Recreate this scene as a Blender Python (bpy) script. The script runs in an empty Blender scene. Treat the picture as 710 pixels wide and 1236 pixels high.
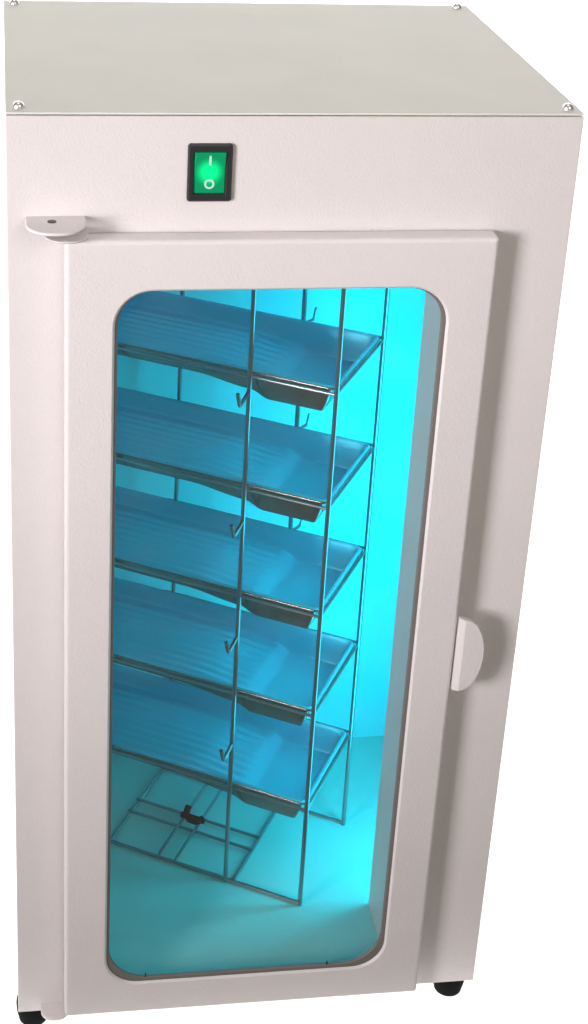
import bpy, bmesh, math
from mathutils import Vector, Matrix

MM = 0.001
scene = bpy.context.scene
COL = scene.collection

# ------------------------------------------------------------------ camera
CAM_POS = Vector((-0.258, -812.656, 841.876)) * MM
YAW, PITCH, ROLL = 0.15049460570055304, 0.4110986062708977, 0.0458735831906214
F_PX, CX, CY = 2018.7247219784028, 289.9719210586722, 385.79069227106754
PW, PH = 710.0, 1236.0
fw = Vector((math.sin(YAW) * math.cos(PITCH), math.cos(YAW) * math.cos(PITCH), -math.sin(PITCH)))
rt = Vector((math.cos(YAW), -math.sin(YAW), 0))
up = rt.cross(fw)
rt2 = rt * math.cos(ROLL) + up * math.sin(ROLL)
up2 = up * math.cos(ROLL) - rt * math.sin(ROLL)
cam = bpy.data.cameras.new('camera')
cam_ob = bpy.data.objects.new('camera', cam)
COL.objects.link(cam_ob)
M = Matrix((rt2, up2, -fw)).transposed().to_4x4()
M.translation = CAM_POS
cam_ob.matrix_world = M
cam.sensor_fit = 'VERTICAL'
cam.sensor_height = 36.0
cam.lens = F_PX / PH * 36.0
cam.shift_x = (PW / 2 - CX) / PH
cam.shift_y = (CY - PH / 2) / PH
cam.clip_start = 0.01
cam.clip_end = 100
scene.camera = cam_ob

# ------------------------------------------------------------------ world, lamps, exposure
world = bpy.data.worlds.new('World')
scene.world = world
world.use_nodes = True
bg = world.node_tree.nodes['Background']
bg.inputs[0].default_value = (1.0, 0.90, 0.74, 1)
bg.inputs[1].default_value = 0.155


def area(name, loc, target, sx, sy, power, col, spread=180):
    l = bpy.data.lights.new(name, 'AREA')
    l.shape = 'RECTANGLE'
    l.size, l.size_y = sx, sy
    l.energy = power
    l.color = col
    l.spread = math.radians(spread)
    o = bpy.data.objects.new(name, l)
    COL.objects.link(o)
    o.location = loc
    o.rotation_euler = (Vector(target) - Vector(loc)).to_track_quat('-Z', 'Y').to_euler()
    return o


# soft window-like key from the upper left in front of the cabinet
area('key_light', (-1.00, -0.92, 0.70), (0.17, 0.0, 0.585), 0.40, 0.46, 4.4, (1.0, 0.95, 0.97), 74)
# added lamps: weak broad fill from the upper right front, narrow one brightening the lid
area('fill_light', (0.75, -1.25, 1.25), (0.28, 0.0, 0.60), 0.9, 0.7, 0.88, (1.0, 0.95, 0.90), 55)
area('lid_fill_light', (0.18, 0.16, 1.75), (0.18, 0.16, 0.0), 0.9, 0.7, 0.38, (1.0, 0.98, 0.95), 25)
# added lamps under and behind the translucent sheet, turning the surround pure white
area('sheet_under_light', (0.15, 0.52, -0.60), (0.15, 0.52, 0.0), 3.2, 1.1, 36, (1.0, 1.0, 1.0), 110)
area('sheet_back_light', (0.15, 1.60, 0.75), (0.15, 1.0, 0.75), 3.2, 1.6, 62, (1.0, 1.0, 1.0), 130)

scene.view_settings.view_transform = 'Standard'
scene.view_settings.look = 'None'
scene.view_settings.exposure = 0.0
scene.view_settings.gamma = 1.0
try:
    scene.cycles.max_bounces = 12
    scene.cycles.diffuse_bounces = 6
    scene.cycles.transparent_max_bounces = 16
    scene.cycles.use_denoising = True
    scene.cycles.sample_clamp_indirect = 4.0
except Exception:
    pass


# ------------------------------------------------------------------ materials
def mat(name, col, rough=0.5, metal=0.0, bump=None, spec=0.5, mottled=0.0, rough_var=0.0):
    m = bpy.data.materials.new(name)
    m.use_nodes = True
    nt = m.node_tree
    b = nt.nodes['Principled BSDF']
    b.inputs['Base Color'].default_value = (*col, 1)
    b.inputs['Roughness'].default_value = rough
    b.inputs['Metallic'].default_value = metal
    b.inputs['Specular IOR Level'].default_value = spec
    tc = nt.nodes.new('ShaderNodeTexCoord')
    if bump:
        last = None
        for sc_, strength, dist in bump:
            n = nt.nodes.new('ShaderNodeTexNoise')
            n.inputs['Scale'].default_value = sc_
            n.inputs['Detail'].default_value = 2
            nt.links.new(tc.outputs['Object'], n.inputs['Vector'])
            bp = nt.nodes.new('ShaderNodeBump')
            bp.inputs['Strength'].default_value = strength
            bp.inputs['Distance'].default_value = dist
            nt.links.new(n.outputs['Fac'], bp.inputs['Height'])
            if last:
                nt.links.new(last.outputs['Normal'], bp.inputs['Normal'])
            last = bp
        nt.links.new(last.outputs['Normal'], b.inputs['Normal'])
    if mottled:
        n = nt.nodes.new('ShaderNodeTexNoise')
        n.inputs['Scale'].default_value = 22
        n.inputs['Detail'].default_value = 6
        nt.links.new(tc.outputs['Object'], n.inputs['Vector'])
        r = nt.nodes.new('ShaderNodeMapRange')
        r.inputs['From Min'].default_value = 0.3
        r.inputs['From Max'].default_value = 0.7
        r.inputs['To Min'].default_value = 1 - mottled
        r.inputs['To Max'].default_value = 1 + mottled
        nt.links.new(n.outputs['Fac'], r.inputs['Value'])
        mx = nt.nodes.new('ShaderNodeVectorMath')
        mx.operation = 'SCALE'
        mx.inputs[0].default_value = col
        nt.links.new(r.outputs['Result'], mx.inputs['Scale'])
        nt.links.new(mx.outputs['Vector'], b.inputs['Base Color'])
    if rough_var:
        n = nt.nodes.new('ShaderNodeTexNoise')
        n.inputs['Scale'].default_value = 60
        n.inputs['Detail'].default_value = 5
        nt.links.new(tc.outputs['Object'], n.inputs['Vector'])
        r = nt.nodes.new('ShaderNodeMapRange')
        r.inputs['To Min'].default_value = rough - rough_var
        r.inputs['To Max'].default_value = rough + rough_var
        nt.links.new(n.outputs['Fac'], r.inputs['Value'])
        nt.links.new(r.outputs['Result'], b.inputs['Roughness'])
    return m


def emis(name, col, strength):
    m = bpy.data.materials.new(name)
    m.use_nodes = True
    b = m.node_tree.nodes['Principled BSDF']
    b.inputs['Base Color'].default_value = (*[min(c, 0.6) for c in col], 1)
    b.inputs['Emission Color'].default_value = (*col, 1)
    b.inputs['Emission Strength'].default_value = strength
    return m


POWDER = mat('white_powder_coat', (0.745, 0.702, 0.70), 0.42, bump=[(700, 0.34, 0.0006), (1600, 0.5, 0.0004)], mottled=0.012)
LID = mat('grey_white_lid_paint', (0.735, 0.73, 0.69), 0.62, spec=0.25, bump=[(520, 0.22, 0.0005), (1300, 0.2, 0.0003)], mottled=0.02)
LINER = mat('cyan_lit_enamel', (0.14, 0.78, 0.82), 0.38, bump=[(90, 0.1, 0.0006)], mottled=0.01)  # white enamel with the lamp's cyan cast put into its base colour
FRAME = mat('shaded_flange_paint', (0.50, 0.515, 0.52), 0.5, bump=[(650, 0.2, 0.0005)], mottled=0.02)  # cabinet coat, greyed to put the dimmer light behind the glass into the colour
FLOOR = mat('room_lit_floor_enamel', (0.28, 0.62, 0.59), 0.42, bump=[(90, 0.1, 0.0006)], mottled=0.03)  # room light on the floor put into a darker, greener base colour
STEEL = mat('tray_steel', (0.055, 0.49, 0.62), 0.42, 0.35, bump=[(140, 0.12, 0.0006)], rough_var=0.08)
PRESSED = mat('bare_pressed_steel', (0.30, 0.245, 0.225), 0.24, 0.95, bump=[(140, 0.15, 0.0006)], rough_var=0.1)
WIRE = mat('rack_wire_steel', (0.30, 0.31, 0.32), 0.28, 0.95, bump=[(300, 0.1, 0.0003)])
CHROME = mat('screw_chrome', (0.80, 0.79, 0.77), 0.34, 0.9)
BLACK = mat('black_plastic', (0.022, 0.022, 0.024), 0.42, bump=[(900, 0.15, 0.0002)])
RUBBER = mat('black_rubber', (0.005, 0.006, 0.006), 0.9, spec=0.15, bump=[(400, 0.2, 0.0004)])
GASKET = mat('grey_gasket', (0.17, 0.155, 0.145), 0.55, bump=[(400, 0.15, 0.0003)])
INK = mat('pin_dark_steel', (0.10, 0.085, 0.08), 0.4, 0.6)
# translucent white sheet, added so the lamps behind it make the surround white
GLOW_SHEET = bpy.data.materials.new('translucent_white_sheet')
GLOW_SHEET.use_nodes = True
nt = GLOW_SHEET.node_tree
nt.nodes.clear()
o_ = nt.nodes.new('ShaderNodeOutputMaterial')
d_ = nt.nodes.new('ShaderNodeBsdfDiffuse'); d_.inputs['Color'].default_value = (0.92, 0.92, 0.92, 1)
l_ = nt.nodes.new('ShaderNodeBsdfTranslucent'); l_.inputs['Color'].default_value = (0.95, 0.95, 0.95, 1)
x_ = nt.nodes.new('ShaderNodeMixShader'); x_.inputs[0].default_value = 0.6
nt.links.new(d_.outputs[0], x_.inputs[1]); nt.links.new(l_.outputs[0], x_.inputs[2]); nt.links.new(x_.outputs[0], o_.inputs[0])
SOCKET = mat('lamp_socket_plastic', (0.75, 0.75, 0.72), 0.5)
UV = emis('ultraviolet_tube', (0.0, 0.735, 1.0), 19.0)
MARK = emis('switch_marking_white', (0.45, 0.9, 0.62), 0.2)

# lit green rocker: translucent plastic, brightest over its little neon lamp
ROCK = bpy.data.materials.new('lit_green_plastic')
ROCK.use_nodes = True
nt = ROCK.node_tree
b = nt.nodes['Principled BSDF']
b.inputs['Base Color'].default_value = (0.0, 0.22, 0.10, 1)
b.inputs['Roughness'].default_value = 0.25
tc = nt.nodes.new('ShaderNodeTexCoord')
mp = nt.nodes.new('ShaderNodeMapping')
mp.inputs['Location'].default_value = (-0.1032, 0.0, -0.5675)
vm = nt.nodes.new('ShaderNodeVectorMath'); vm.operation = 'MULTIPLY'
vm.inputs[1].default_value = (1.0, 0.0, 0.95)
ln = nt.nodes.new('ShaderNodeVectorMath'); ln.operation = 'LENGTH'
rr_ = nt.nodes.new('ShaderNodeMapRange')
rr_.interpolation_type = 'SMOOTHSTEP'
rr_.inputs['From Min'].default_value = 0.0015
rr_.inputs['From Max'].default_value = 0.0085
rr_.inputs['To Min'].default_value = 1.0
rr_.inputs['To Max'].default_value = 0.10
nt.links.new(tc.outputs['Object'], mp.inputs['Vector'])
nt.links.new(mp.outputs['Vector'], vm.inputs[0])
nt.links.new(vm.outputs['Vector'], ln.inputs[0])
nt.links.new(ln.outputs['Value'], rr_.inputs['Value'])
b.inputs['Emission Color'].default_value = (0.0, 1.0, 0.26, 1)
nt.links.new(rr_.outputs['Result'], b.inputs['Emission Strength'])

# window glass: thin clear sheet (transparent + Fresnel gloss)
GLASS = bpy.data.materials.new('window_glass')
GLASS.use_nodes = True
nt = GLASS.node_tree
nt.nodes.clear()
out = nt.nodes.new('ShaderNodeOutputMaterial')
tr = nt.nodes.new('ShaderNodeBsdfTransparent')
tr.inputs[0].default_value = (0.955, 0.975, 0.965, 1)
gl = nt.nodes.new('ShaderNodeBsdfGlossy')
gl.inputs['Roughness'].default_value = 0.03
gl.inputs['Color'].default_value = (1, 1, 1, 1)
fr = nt.nodes.new('ShaderNodeFresnel')
geo = nt.nodes.new('ShaderNodeNewGeometry')
iorr = nt.nodes.new('ShaderNodeMapRange')          # thin sheet: the same reflectance from either side
iorr.inputs['To Min'].default_value = 1.48
iorr.inputs['To Max'].default_value = 1 / 1.48
nt.links.new(geo.outputs['Backfacing'], iorr.inputs['Value'])
nt.links.new(iorr.outputs['Result'], fr.inputs['IOR'])
mx = nt.nodes.new('ShaderNodeMixShader')
nt.links.new(fr.outputs[0], mx.inputs[0])
nt.links.new(tr.outputs[0], mx.inputs[1])
nt.links.new(gl.outputs[0], mx.inputs[2])
# faint dust and wiped smears on the pane
df = nt.nodes.new('ShaderNodeBsdfDiffuse')
tcg = nt.nodes.new('ShaderNodeTexCoord')
mpg = nt.nodes.new('ShaderNodeMapping')
mpg.inputs['Rotation'].default_value = (0, 0.6, 0)
mpg.inputs['Scale'].default_value = (9, 9, 26)
nzg = nt.nodes.new('ShaderNodeTexNoise')
nzg.inputs['Scale'].default_value = 1.0
nzg.inputs['Detail'].default_value = 6
nzg.inputs['Distortion'].default_value = 1.2
mrg = nt.nodes.new('ShaderNodeMapRange')
mrg.inputs['From Min'].default_value = 0.35
mrg.inputs['From Max'].default_value = 0.75
mrg.inputs['To Min'].default_value = 0.002
mrg.inputs['To Max'].default_value = 0.017
nt.links.new(tcg.outputs['Object'], mpg.inputs['Vector'])
nt.links.new(mpg.outputs['Vector'], nzg.inputs['Vector'])
nt.links.new(nzg.outputs['Fac'], mrg.inputs['Value'])
mx2 = nt.nodes.new('ShaderNodeMixShader')
nt.links.new(mrg.outputs['Result'], mx2.inputs[0])
nt.links.new(mx.outputs[0], mx2.inputs[1])
nt.links.new(df.outputs[0], mx2.inputs[2])
nt.links.new(mx2.outputs[0], out.inputs[0])


# ------------------------------------------------------------------ mesh helpers (all lengths in millimetres)
def new_bm():
    return bmesh.new()


def box(bm, x0, x1, y0, y1, z0, z1, bev=0.0, seg=2):
    vs = [bm.verts.new((x, y, z)) for x in (x0, x1) for y in (y0, y1) for z in (z0, z1)]
    fs = [(0, 1, 3, 2), (4, 6, 7, 5), (0, 4, 5, 1), (2, 3, 7, 6), (0, 2, 6, 4), (1, 5, 7, 3)]
    faces = [bm.faces.new([vs[i] for i in f]) for f in fs]
    if bev:
        es = list({e for f in faces for e in f.edges})
        bmesh.ops.bevel(bm, geom=es, offset=bev, segments=seg, affect='EDGES', profile=0.5)


def rrect(x0, x1, z0, z1, r, n=10):
    pts = []
    rt_, rb_ = r if isinstance(r, tuple) else (r, r)      # top and bottom corner radii
    for cx, cz, a0, r in ((x1 - rt_, z1 - rt_, 0, rt_), (x0 + rt_, z1 - rt_, 90, rt_), (x0 + rb_, z0 + rb_, 180, rb_), (x1 - rb_, z0 + rb_, 270, rb_)):
        for i in range(n + 1):
            a = math.radians(a0 + 90 * i / n)
            pts.append((cx + r * math.cos(a), cz + r * math.sin(a)))
    return pts


def inset(rect, d):
    x0, x1, z0, z1, r = rect
    r = tuple(max(0.3, q - d) for q in r) if isinstance(r, tuple) else max(0.3, r - d)
    return (x0 + d, x1 - d, z0 + d, z1 - d, r)


def loft(bm, loops, closed=False, cap=False):
    rows = [[bm.verts.new(p) for p in L] for L in loops]
    n = len(rows[0])
    pairs = list(zip(rows[:-1], rows[1:]))
    if closed:
        pairs.append((rows[-1], rows[0]))
    for a, c in pairs:
        for i in range(n):
            j = (i + 1) % n
            bm.faces.new((a[i], a[j], c[j], c[i]))
    if cap:
        bm.faces.new(rows[0])
        bm.faces.new(rows[-1])
    return rows


def front_loop(rect, y, n=10):
    return [(x, y, z) for x, z in rrect(*rect, n=n)]


def tube(bm, pts, r, seg=10, cap=True):
    P = [Vector(p) for p in pts]
    ref = None
    loops = []
    for i, p in enumerate(P):
        if i == 0:
            t = (P[1] - P[0]).normalized()
        elif i == len(P) - 1:
            t = (P[-1] - P[-2]).normalized()
        else:
            t = ((P[i] - P[i - 1]).normalized() + (P[i + 1] - P[i]).normalized()).normalized()
        if ref is None:
            ref = t.orthogonal().normalized()
        ref = (ref - t * ref.dot(t)).normalized()
        w = t.cross(ref)
        loops.append([tuple(p + (ref * math.cos(2 * math.pi * k / seg) + w * math.sin(2 * math.pi * k / seg)) * r)
                      for k in range(seg)])
    loft(bm, loops, cap=cap)


def bend(pts, r, n=4):
    """round the inner corners of a polyline"""
    P = [Vector(p) for p in pts]
    out_ = [P[0]]
    for i in range(1, len(P) - 1):
        a = (P[i - 1] - P[i]); c = (P[i + 1] - P[i])
        d = min(r, a.length * 0.45, c.length * 0.45)
        p0 = P[i] + a.normalized() * d; p1 = P[i] + c.normalized() * d
        for k in range(n + 1):
            t = k / n
            out_.append(p0 * (1 - t) ** 2 + P[i] * 2 * t * (1 - t) + p1 * t * t)
    out_.append(P[-1])
    return out_


def lathe(bm, prof, c, seg=28, axis='z'):
    loops = []
    for r, h in prof:
        L = []
        for k in range(seg):
            a = 2 * math.pi * k / seg
            L.append((c[0] + r * math.cos(a), c[1] + r * math.sin(a), c[2] + h))
        loops.append(L)
    loft(bm, loops, cap=True)


def obj(name, bm, material, parent=None, angle=35, kind=None, weighted=True):
    bmesh.ops.recalc_face_normals(bm, faces=bm.faces)
    for v in bm.verts:
        v.co *= MM
    me = bpy.data.meshes.new(name)
    bm.to_mesh(me)
    bm.free()
    for p in me.polygons:
        p.use_smooth = True
    me.set_sharp_from_angle(angle=math.radians(angle))
    me.materials.append(material)
    o = bpy.data.objects.new(name, me)
    COL.objects.link(o)
    if weighted:
        w = o.modifiers.new('weighted_normals', 'WEIGHTED_NORMAL')
        w.keep_sharp = True
        w.weight = 100
    if parent:
        o.parent = parent
    if kind:
        o['kind'] = kind
    return o


def thing(name, label, cat, loc=(0, 0, 0), group=None):
    o = bpy.data.objects.new(name, None)
    COL.objects.link(o)
    o.location = Vector(loc) * MM
    o.empty_display_size = 0.02
    o['label'] = label
    o['category'] = cat
    if group:
        o['group'] = group
    return o


# ------------------------------------------------------------------ the setting: added white sheet under the cabinet, curving up behind
bm = new_bm()
prof = [(-34, -15.5)]
for y in (0, 200, 400, 600):
    prof.append((y, -15.5))
R_ = 450
for i in range(1, 17):
    a = math.radians(90 * i / 16)
    prof.append((600 + R_ * math.sin(a), -15.5 + R_ * (1 - math.cos(a))))
prof.append((600 + R_, 1500))
top = [[(x, y, z) for y, z in prof] for x in (-1300, 1600)]
rows = [[bm.verts.new(p) for p in L] for L in top]
for i in range(len(prof) - 1):
    bm.faces.new((rows[0][i], rows[1][i], rows[1][i + 1], rows[0][i + 1]))
obj('backdrop', bm, GLOW_SHEET, kind='structure')

# ------------------------------------------------------------------ the cabinet
W, H, D = 300.0, 597.5, 245.0
cab = thing('sterilizer_cabinet', 'white ultraviolet sterilizer cabinet with glazed door and lit green switch', 'cabinet')

# front panel with the door opening and its deep return flange
OPEN = (45.0, 238.6, 16.0, 512.0, 1.0)
OUT = (-0.25, W + 0.3, 0.0, H - 0.9, 0.6)
bm = new_bm()
loft(bm, [front_loop(OUT, 1.6, 3), front_loop(inset(OUT, 0), 0.5, 3), front_loop(inset(OUT, 0.45), 0, 3),
          front_loop(inset(OPEN, -0.6), 0, 3), front_loop(OPEN, 0.6, 3), front_loop(OPEN, 1.6, 3)], closed=True)
obj('front_panel', bm, POWDER, cab)
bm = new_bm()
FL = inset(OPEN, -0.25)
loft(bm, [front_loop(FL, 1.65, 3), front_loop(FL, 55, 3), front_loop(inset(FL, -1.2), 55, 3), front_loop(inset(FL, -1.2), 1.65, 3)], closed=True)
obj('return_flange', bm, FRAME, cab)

bm = new_bm()
box(bm, 0.0, 1.4, 1.8, D, 0, H - 1, 0.4)
obj('side_panel', bm, POWDER, cab)
bm = new_bm()
box(bm, W - 1.4, W, 1.8, D, 0, H - 1, 0.4)
obj('side_panel', bm, POWDER, cab)
bm = new_bm()
box(bm, 1.6, W - 1.6, D - 1.4, D - 0.1, 0.2, H - 1.2, 0.3)
obj('back_panel', bm, POWDER, cab)
bm = new_bm()
box(bm, 1.6, W - 1.6, 1.9, D - 1.6, 0.3, 1.6, 0.2)
obj('bottom_panel', bm, POWDER, cab)

# inner chamber: side walls, back wall, floor and ceiling sheets
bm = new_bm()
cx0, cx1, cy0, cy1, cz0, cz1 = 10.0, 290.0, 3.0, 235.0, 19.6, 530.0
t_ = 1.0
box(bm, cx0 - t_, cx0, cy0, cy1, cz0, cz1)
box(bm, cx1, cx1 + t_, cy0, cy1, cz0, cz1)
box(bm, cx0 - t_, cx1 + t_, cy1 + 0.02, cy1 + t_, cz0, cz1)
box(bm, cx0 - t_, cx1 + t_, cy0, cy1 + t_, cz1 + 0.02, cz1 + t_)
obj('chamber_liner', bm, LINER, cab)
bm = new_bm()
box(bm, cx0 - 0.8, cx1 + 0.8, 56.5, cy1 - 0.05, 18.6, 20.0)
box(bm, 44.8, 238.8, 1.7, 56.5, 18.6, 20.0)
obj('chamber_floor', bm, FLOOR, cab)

# lid: flat sheet screwed on top
bm = new_bm()
box(bm, -0.2, W + 0.2, 0.1, D, H - 0.35, H + 0.9, 0.35)
lid = obj('lid', bm, LID, cab)
for x, y in ((6.5, 8.5), (293.5, 8.0), (292.0, 237.0), (6.5, 234.0)):
    bm = new_bm()
    lathe(bm, [(3.1, 0), (3.1, 0.9), (2.8, 1.9), (2.1, 2.7), (1.2, 3.15), (0.4, 3.25)], (x, y, H + 0.92), 24)
    obj('screw', bm, CHROME, lid)

# feet
for x, y in ((9.5, 11.2), (286.8, 11.2), (20, 228), (282, 228)):
    bm = new_bm()
    lathe(bm, [(10.7, 0), (10.9, -3), (10.6, -8), (9.7, -12), (9.2, -15.0), (8.4, -15.45)], (x, y, 0), 32)
    obj('foot', bm, RUBBER, cab)

# UV tube upright in the front right corner, behind the return flange
bm = new_bm()
lathe(bm, [(12.5, 0), (12.5, 420)], (272, 61, 42), 20)
lamp = obj('ultraviolet_lamp', bm, UV, cab)
for z0 in (26, 462.5):
    bm = new_bm()
    lathe(bm, [(13.2, 0), (13.2, 15.5)], (272, 61, z0), 20)
    box(bm, 263, 289.6, 55.5, 64, z0 + 1, z0 + 14.6, 1)
    obj('socket', bm, SOCKET, lamp)

# ---- door
t = 13.5
DO = (28.8, 258.0, 6.8, 534.2, 2.0)
HO = (55.0, 233.1, 31.8, 506.0, 20.5)
bm = new_bm()
N = 10
loft(bm, [front_loop(DO, -1.6, N), front_loop(DO, -t + 3.0, N), front_loop(inset(DO, 0.35), -t + 1.4, N),
          front_loop(inset(DO, 1.2), -t + 0.45, N), front_loop(inset(DO, 2.6), -t, N),
          front_loop(inset(HO, -1.5), -t, N), front_loop(inset(HO, -1.1), -t + 0.12, N), front_loop(HO, -t + 1.25, N),
          front_loop(HO, -t + 1.6, N), front_loop(inset(HO, -9.0), -t + 1.7, N), front_loop(inset(HO, -9.0), -1.6, N)], closed=True)
door = obj('door', bm, POWDER, cab, angle=50)
# gasket strip framing the glass
bm = new_bm()
GO = inset(HO, -1.8)
GI = (HO[0] + 1.7, HO[1] - 2.3, HO[2] + 2.1, HO[3] - 0.3, (19.8, 25.5))
loft(bm, [front_loop(GO, -t + 1.9, N), front_loop(inset(GI, -0.6), -t + 1.9, N), front_loop(GI, -t + 2.5, N),
          front_loop(GI, -t + 4.0, N), front_loop(GO, -t + 4.0, N)], closed=True)
gasket = obj('gasket', bm, GASKET, door, angle=50)
for x in (80.0, 197.0):
    bm = new_bm()
    box(bm, x - 0.5, x + 0.5, -t + 2.4, -t + 4.0, GI[2] - 0.5, GI[2] + 2.2, 0.3)
    obj('glass_clip', bm, BLACK, gasket)
bm = new_bm()
loft(bm, [front_loop(GO, -t + 4.3, N), front_loop(GO, -t + 7.3, N)], cap=True)
obj('glass_pane', bm, GLASS, door)
# handle: half-round grip plate on the opening edge
bm = new_bm()
hz, hr, hx = 272.0, 25.2, 16.6
def half(dx, dr, y):
    pts = [(258.4 + dx, y, hz - hr + dr)]
    for i in range(25):
        a = math.radians(-90 + 180 * i / 24)
        pts.append((258.7 + dx + (hx - dr - dx) * math.cos(a), y, hz + (hr - dr) * math.sin(a)))
    pts.append((258.4 + dx, y, hz + hr - dr))
    return pts
loft(bm, [half(0, 0, -t + 1), half(0, 0, -t - 0.6), half(0.35, 0.1, -t - 1.1), half(3.1, 0.5, -t - 3.0), half(3.7, 0.9, -t - 3.2)], cap=True)
obj('handle', bm, POWDER, door, angle=50)

# ---- hinge tabs with their pivot pins
def tab(x0, x1, y1, z0, z1, r):
    bm = new_bm()
    def L(d, z):
        pts = [(x0 + d, -0.1, z)]
        for cx, a0 in ((x0 + r, 180), (x1 - r, 270)):
            for i in range(9):
                a = math.radians(a0 + 90 * i / 8)
                pts.append((cx + (r - d) * math.cos(a), -(y1 - r) + (r - d) * math.sin(a), z))
        pts.append((x1 - d, -0.1, z))
        return pts
    loft(bm, [L(0.5, z0), L(0, z0 + 0.5), L(0, z1 - 0.6), L(0.6, z1)], cap=True)
    return bm
h1 = obj('hinge_tab', tab(9.2, 40.0, 25.0, 541.3, 543.2, 14.0), POWDER, cab, angle=50)
obj('hinge_plate', tab(18.5, 41.0, 21.0, 535.8, 537.2, 10.0), POWDER, door, angle=50)
bm = new_bm()
lathe(bm, [(2.3, 0), (2.3, 0.35), (1.7, 0.6), (0.4, 0.62)], (22.5, -8.5, 543.2), 18)
obj('pivot_pin', bm, INK, h1)
h2 = obj('hinge_tab', tab(14.2, 32.0, 12.2, 3.2, 6.4, 7.5), POWDER, cab, angle=50)

# ---- power switch
sx0, sx1, sz0, sz1 = 92.0, 115.1, 551.3, 582.4
bm = new_bm()
BZ = (sx0, sx1, sz0, sz1, 1.6)
BI = (sx0 + 3.3, sx1 - 3.3, sz0 + 4.0, sz1 - 4.0, 0.6)
loft(bm, [front_loop(BZ, -0.05, 4), front_loop(BZ, -1.6, 4), front_loop(inset(BZ, 0.9), -2.6, 4), front_loop(inset(BI, -0.5), -2.6, 4),
          front_loop(BI, -2.1, 4), front_loop(BI, 0.4, 4)], closed=True)
sw = obj('power_switch', bm, BLACK, cab, angle=40)
bm = new_bm()
rx0, rx1, rz0, rz1 = BI[0] + 0.25, BI[1] - 0.25, BI[2] + 0.25, BI[3] - 0.25
zm = (rz0 + rz1) / 2
prof = [(rz0, -0.9), (rz0 + 0.6, -1.5), (zm - 2, -2.0), (zm + 2, -2.35), (rz1 - 0.6, -3.9), (rz1, -3.4)]
loops = []
for x, k in ((rx0, 0.5), (rx0 + 0.5, 0), (rx1 - 0.5, 0), (rx1, 0.5)):
    loops.append([(x, 0.6, rz0)] + [(x, y + k, z) for z, y in prof] + [(x, 0.6, rz1)])
loft(bm, loops, cap=True)
rocker = obj('rocker', bm, ROCK, sw, angle=30)
bm = new_bm()
box(bm, 102.85, 103.95, -3.75, -3.0, 571.6, 577.0, 0.15)
obj('marking', bm, MARK, rocker)
bm = new_bm()
loops = []
for rr2, y in ((1.65, -1.3), (1.65, -2.08), (2.65, -2.08), (2.65, -1.3)):
    loops.append([(103.4 + rr2 * math.cos(2 * math.pi * k / 28), y - 0.02 * math.sin(2 * math.pi * k / 28) * rr2, 560.9 + rr2 * math.sin(2 * math.pi * k / 28)) for k in range(28)])
loft(bm, loops, closed=True)
obj('marking', bm, MARK, rocker)

# ------------------------------------------------------------------ wire rack inside, turned about 30 degrees
TH = math.radians(59.85)
U = Vector((-math.sin(TH), math.cos(TH), 0))     # along the trays, to the left
V = Vector((math.cos(TH), math.sin(TH), 0))      # towards the back
O = Vector((191.5, 60.5, 0))


def rk(s, d, z):
    return U * s + V * d + Vector((0, 0, z))     # rack space (parent sits at O)


rack = thing('wire_rack', 'steel wire rack holding five trays inside the cyan-lit cabinet', 'rack', O)
ZB, ZT = 21.6, 492.0
PITCHES = (411.0, 333.5, 255.3, 179.5, 103.5)
RW = 1.55
for s, d in ((-1.2, -2.2), (54, -2.6), (146.5, -2.2), (-1.2, 87.6), (54, 88.6), (140, 88.6)):
    bm = new_bm()
    tube(bm, [rk(s, d, ZB - 1.5), rk(s, d, ZT)], RW, 12)
    obj('upright', bm, WIRE, rack)
# foot frame and top frame (closed wire loops)
for nm, z in (('base_frame', ZB), ('top_frame', ZT)):
    bm = new_bm()
    for d in (-2.2, 88.0):
        tube(bm, [rk(-1.2, d, z), rk(146.5, d, z)], 1.25)
    for s in (48.0, 143.0) if nm == 'base_frame' else (-1.2, 146.5):
        tube(bm, [rk(s, -2.2, z + 0.3), rk(s, 88.0, z + 0.3)], 1.2)
    obj(nm, bm, WIRE, rack)
for d in (31.0, 45.0):
    bm = new_bm()
    tube(bm, [rk(47, d, ZB + 1.6), rk(145.0, d, ZB + 1.6)], 1.2)
    obj('base_bar', bm, WIRE, rack)
for s in (91.5, 104.2):
    bm = new_bm()
    tube(bm, bend([rk(s, -4.5, ZB + 2.6), rk(s, -1, ZB + 4.2), rk(s, 89.5, ZB + 4.2)], 3), 1.15)
    obj('base_bar', bm, WIRE, rack)
# dark spring clip where the bars cross
bm = new_bm()
tube(bm, bend([rk(103, 44, ZB + 11), rk(103.5, 41, ZB + 7), rk(100, 36, ZB + 6.6), rk(93, 35, ZB + 6.6), rk(90, 40, ZB + 7)], 2), 2.4)
tube(bm, [rk(106, 38, ZB + 6.8), rk(88, 38, ZB + 6.8)], 2.1)
obj('clip', bm, RUBBER, rack)
# rails the trays slide on and the little stop hooks, one pair per level
for zr, zh in zip(PITCHES, (398.5, 308.0, 222.0, 137.0, None)):
    for ends in ((rk(-1.0, -2.4, zr - 2.5), rk(-1.0, 88.2, zr - 2.5)), (rk(-1.2, -2.2, zr - 2.6), rk(146.5, -2.2, zr - 2.6)),
                 (rk(-1.2, 88.4, zr - 1.9), rk(146.5, 88.4, zr - 1.9))):
        bm = new_bm()
        tube(bm, ends, 1.0)
        obj('rail', bm, WIRE, rack)
    if zh:
        bm = new_bm()
        tube(bm, bend([rk(54, -2.6, zh), rk(54.4, -16, zh - 4.5), rk(55.6, -17.5, zh + 4.5)], 1.6), 1.25)
        obj('hook', bm, WIRE, rack)
    bm = new_bm()
    zz = zr - 3.5
    tube(bm, bend([rk(54, 88.6, zz), rk(50.5, 99, zz), rk(49.5, 100, zz + 8)], 1.6), 1.0)
    obj('hook', bm, WIRE, rack)


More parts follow.
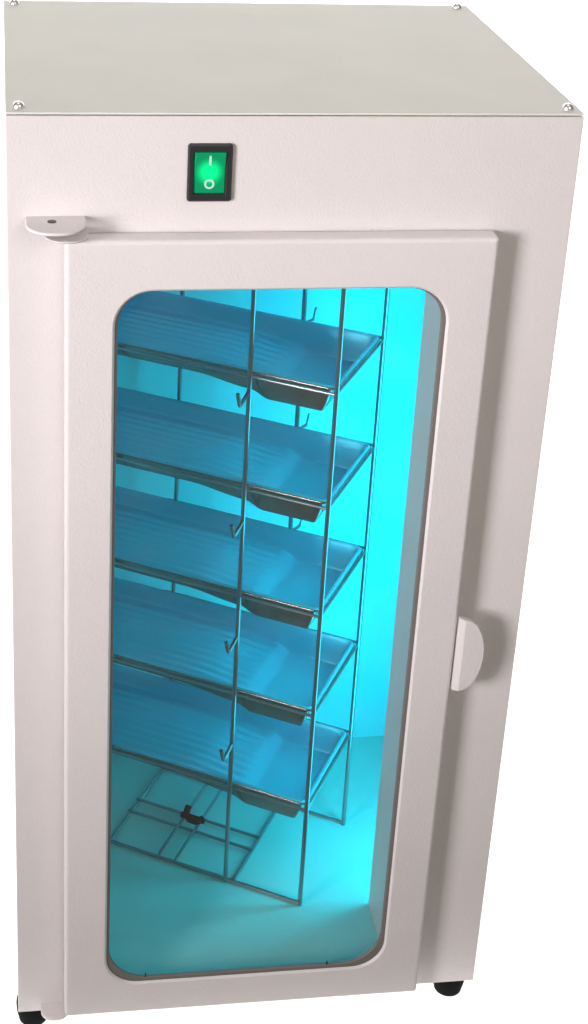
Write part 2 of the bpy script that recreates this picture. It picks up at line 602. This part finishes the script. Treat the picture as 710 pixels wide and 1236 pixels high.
# ------------------------------------------------------------------ trays
def sstep(a, c, x):
    k = min(1, max(0, (x - a) / (c - a)))
    return k * k * (3 - 2 * k)


TL, TD = 191.0, 86.0
def lines(L, step):
    e = [0, 0.5, 1.2, 2.2, 3.0, 3.7, 4.6, 5.8, 7.2, 8.8, 10.4, 12.0]
    n = int(round((L - 24) / step))
    mid = [12 + (L - 24) * i / n for i in range(1, n)]
    return e + mid + [L - q for q in reversed(e)]


def tray_mesh():
    bm = new_bm()
    S, Dd = lines(TL, 2.0), lines(TD, 1.3)
    grid = []
    for s in S:
        row = []
        for d in Dd:
            x, y = s - TL / 2, d - TD / 2
            i = min(TL / 2 - abs(x), TD / 2 - abs(y))
            R = 5.0
            r = max(R - i, 0.0) if i < 5 else 0.0
            r = max(R - i * 0.25, 0.0) + (3.0 if i > 7 else 0.0) if i < 11 else 0.0
            if r > 0:
                cx, cy = TL / 2 - i - r, TD / 2 - i - r
                qx, qy = abs(x) - cx, abs(y) - cy
                if qx > 0 and qy > 0:
                    l = math.hypot(qx, qy)
                    qx, qy = qx / l * max(qx, qy) , qy / l * max(qx, qy)
                    x = math.copysign(cx + qx, x)
                    y = math.copysign(cy + qy, y)
            depth = 11.5 + 3.5 * (1 - sstep(58, 94, s)) + 4.5 * (1 - sstep(44, 57, s))
            k = sstep(1.6, 5.4, TD / 2 - abs(y)) * sstep(1.6, 10.0 if x < 0 else 5.0, TL / 2 - abs(x))
            z = -depth * k
            if i < 1.2:
                z -= (1.2 - i) * 0.8
            if s > 52 and i > 10:
                z += 0.75 * (0.5 + 0.5 * math.cos(2 * math.pi * (d - TD / 2) / 7.4)) * sstep(52, 62, s) * sstep(10, 14, i)
            row.append(bm.verts.new(U * (x + TL / 2) + V * (y + TD / 2) + Vector((0, 0, z))))
        grid.append(row)
    for a in range(len(S) - 1):
        for c in range(len(Dd) - 1):
            bm.faces.new((grid[a][c], grid[a + 1][c], grid[a + 1][c + 1], grid[a][c + 1]))
    bm.normal_update()
    bmesh.ops.solidify(bm, geom=bm.faces[:], thickness=0.7)
    bmesh.ops.recalc_face_normals(bm, faces=bm.faces)
    for f in bm.faces:
        if f.normal.z < 0.02:
            f.material_index = 1
    return bm


labels = ['topmost ribbed steel tray in the wire rack, darkest of the five',
          'ribbed steel tray second from the top of the rack',
          'ribbed steel tray in the middle of the rack, two above and two below',
          'ribbed steel tray second from the bottom of the rack',
          'lowest ribbed steel tray in the rack, just above the base wires']
GRP = 'ribbed trays stacked in the wire rack'
tray0 = None
for zr, lab in zip(PITCHES, labels):
    loc = (O + Vector((0, 0, zr))) * MM
    if tray0 is None:
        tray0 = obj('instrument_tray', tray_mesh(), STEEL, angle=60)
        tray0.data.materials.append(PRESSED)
        tr_ = tray0
        # slightly proud bright edge bead along the rim
        bm = new_bm()
        ring = []
        for x, y in rrect(0.0, TL, 0.0, TD, 5.0, 8):
            ring.append(U * x + V * y + Vector((0, 0, -0.7)))
        loops = []
        nR = len(ring)
        for i, p in enumerate(ring):
            tv = (ring[(i + 1) % nR] - ring[i - 1]).normalized()
            w = Vector((0, 0, 1)); q = tv.cross(w)
            loops.append([tuple(p + (q * math.cos(math.pi * k / 4) + w * math.sin(math.pi * k / 4)) * 0.7) for k in range(8)])
        loft(bm, loops, closed=True)
        rim0 = obj('rim', bm, PRESSED, tray0, angle=60)
    else:
        tr_ = tray0.copy()
        COL.objects.link(tr_)
        c = rim0.copy()
        COL.objects.link(c)
        c.parent = tr_
    tr_.location = loc
    tr_['label'] = lab
    tr_['category'] = 'tray'
    tr_['group'] = GRP
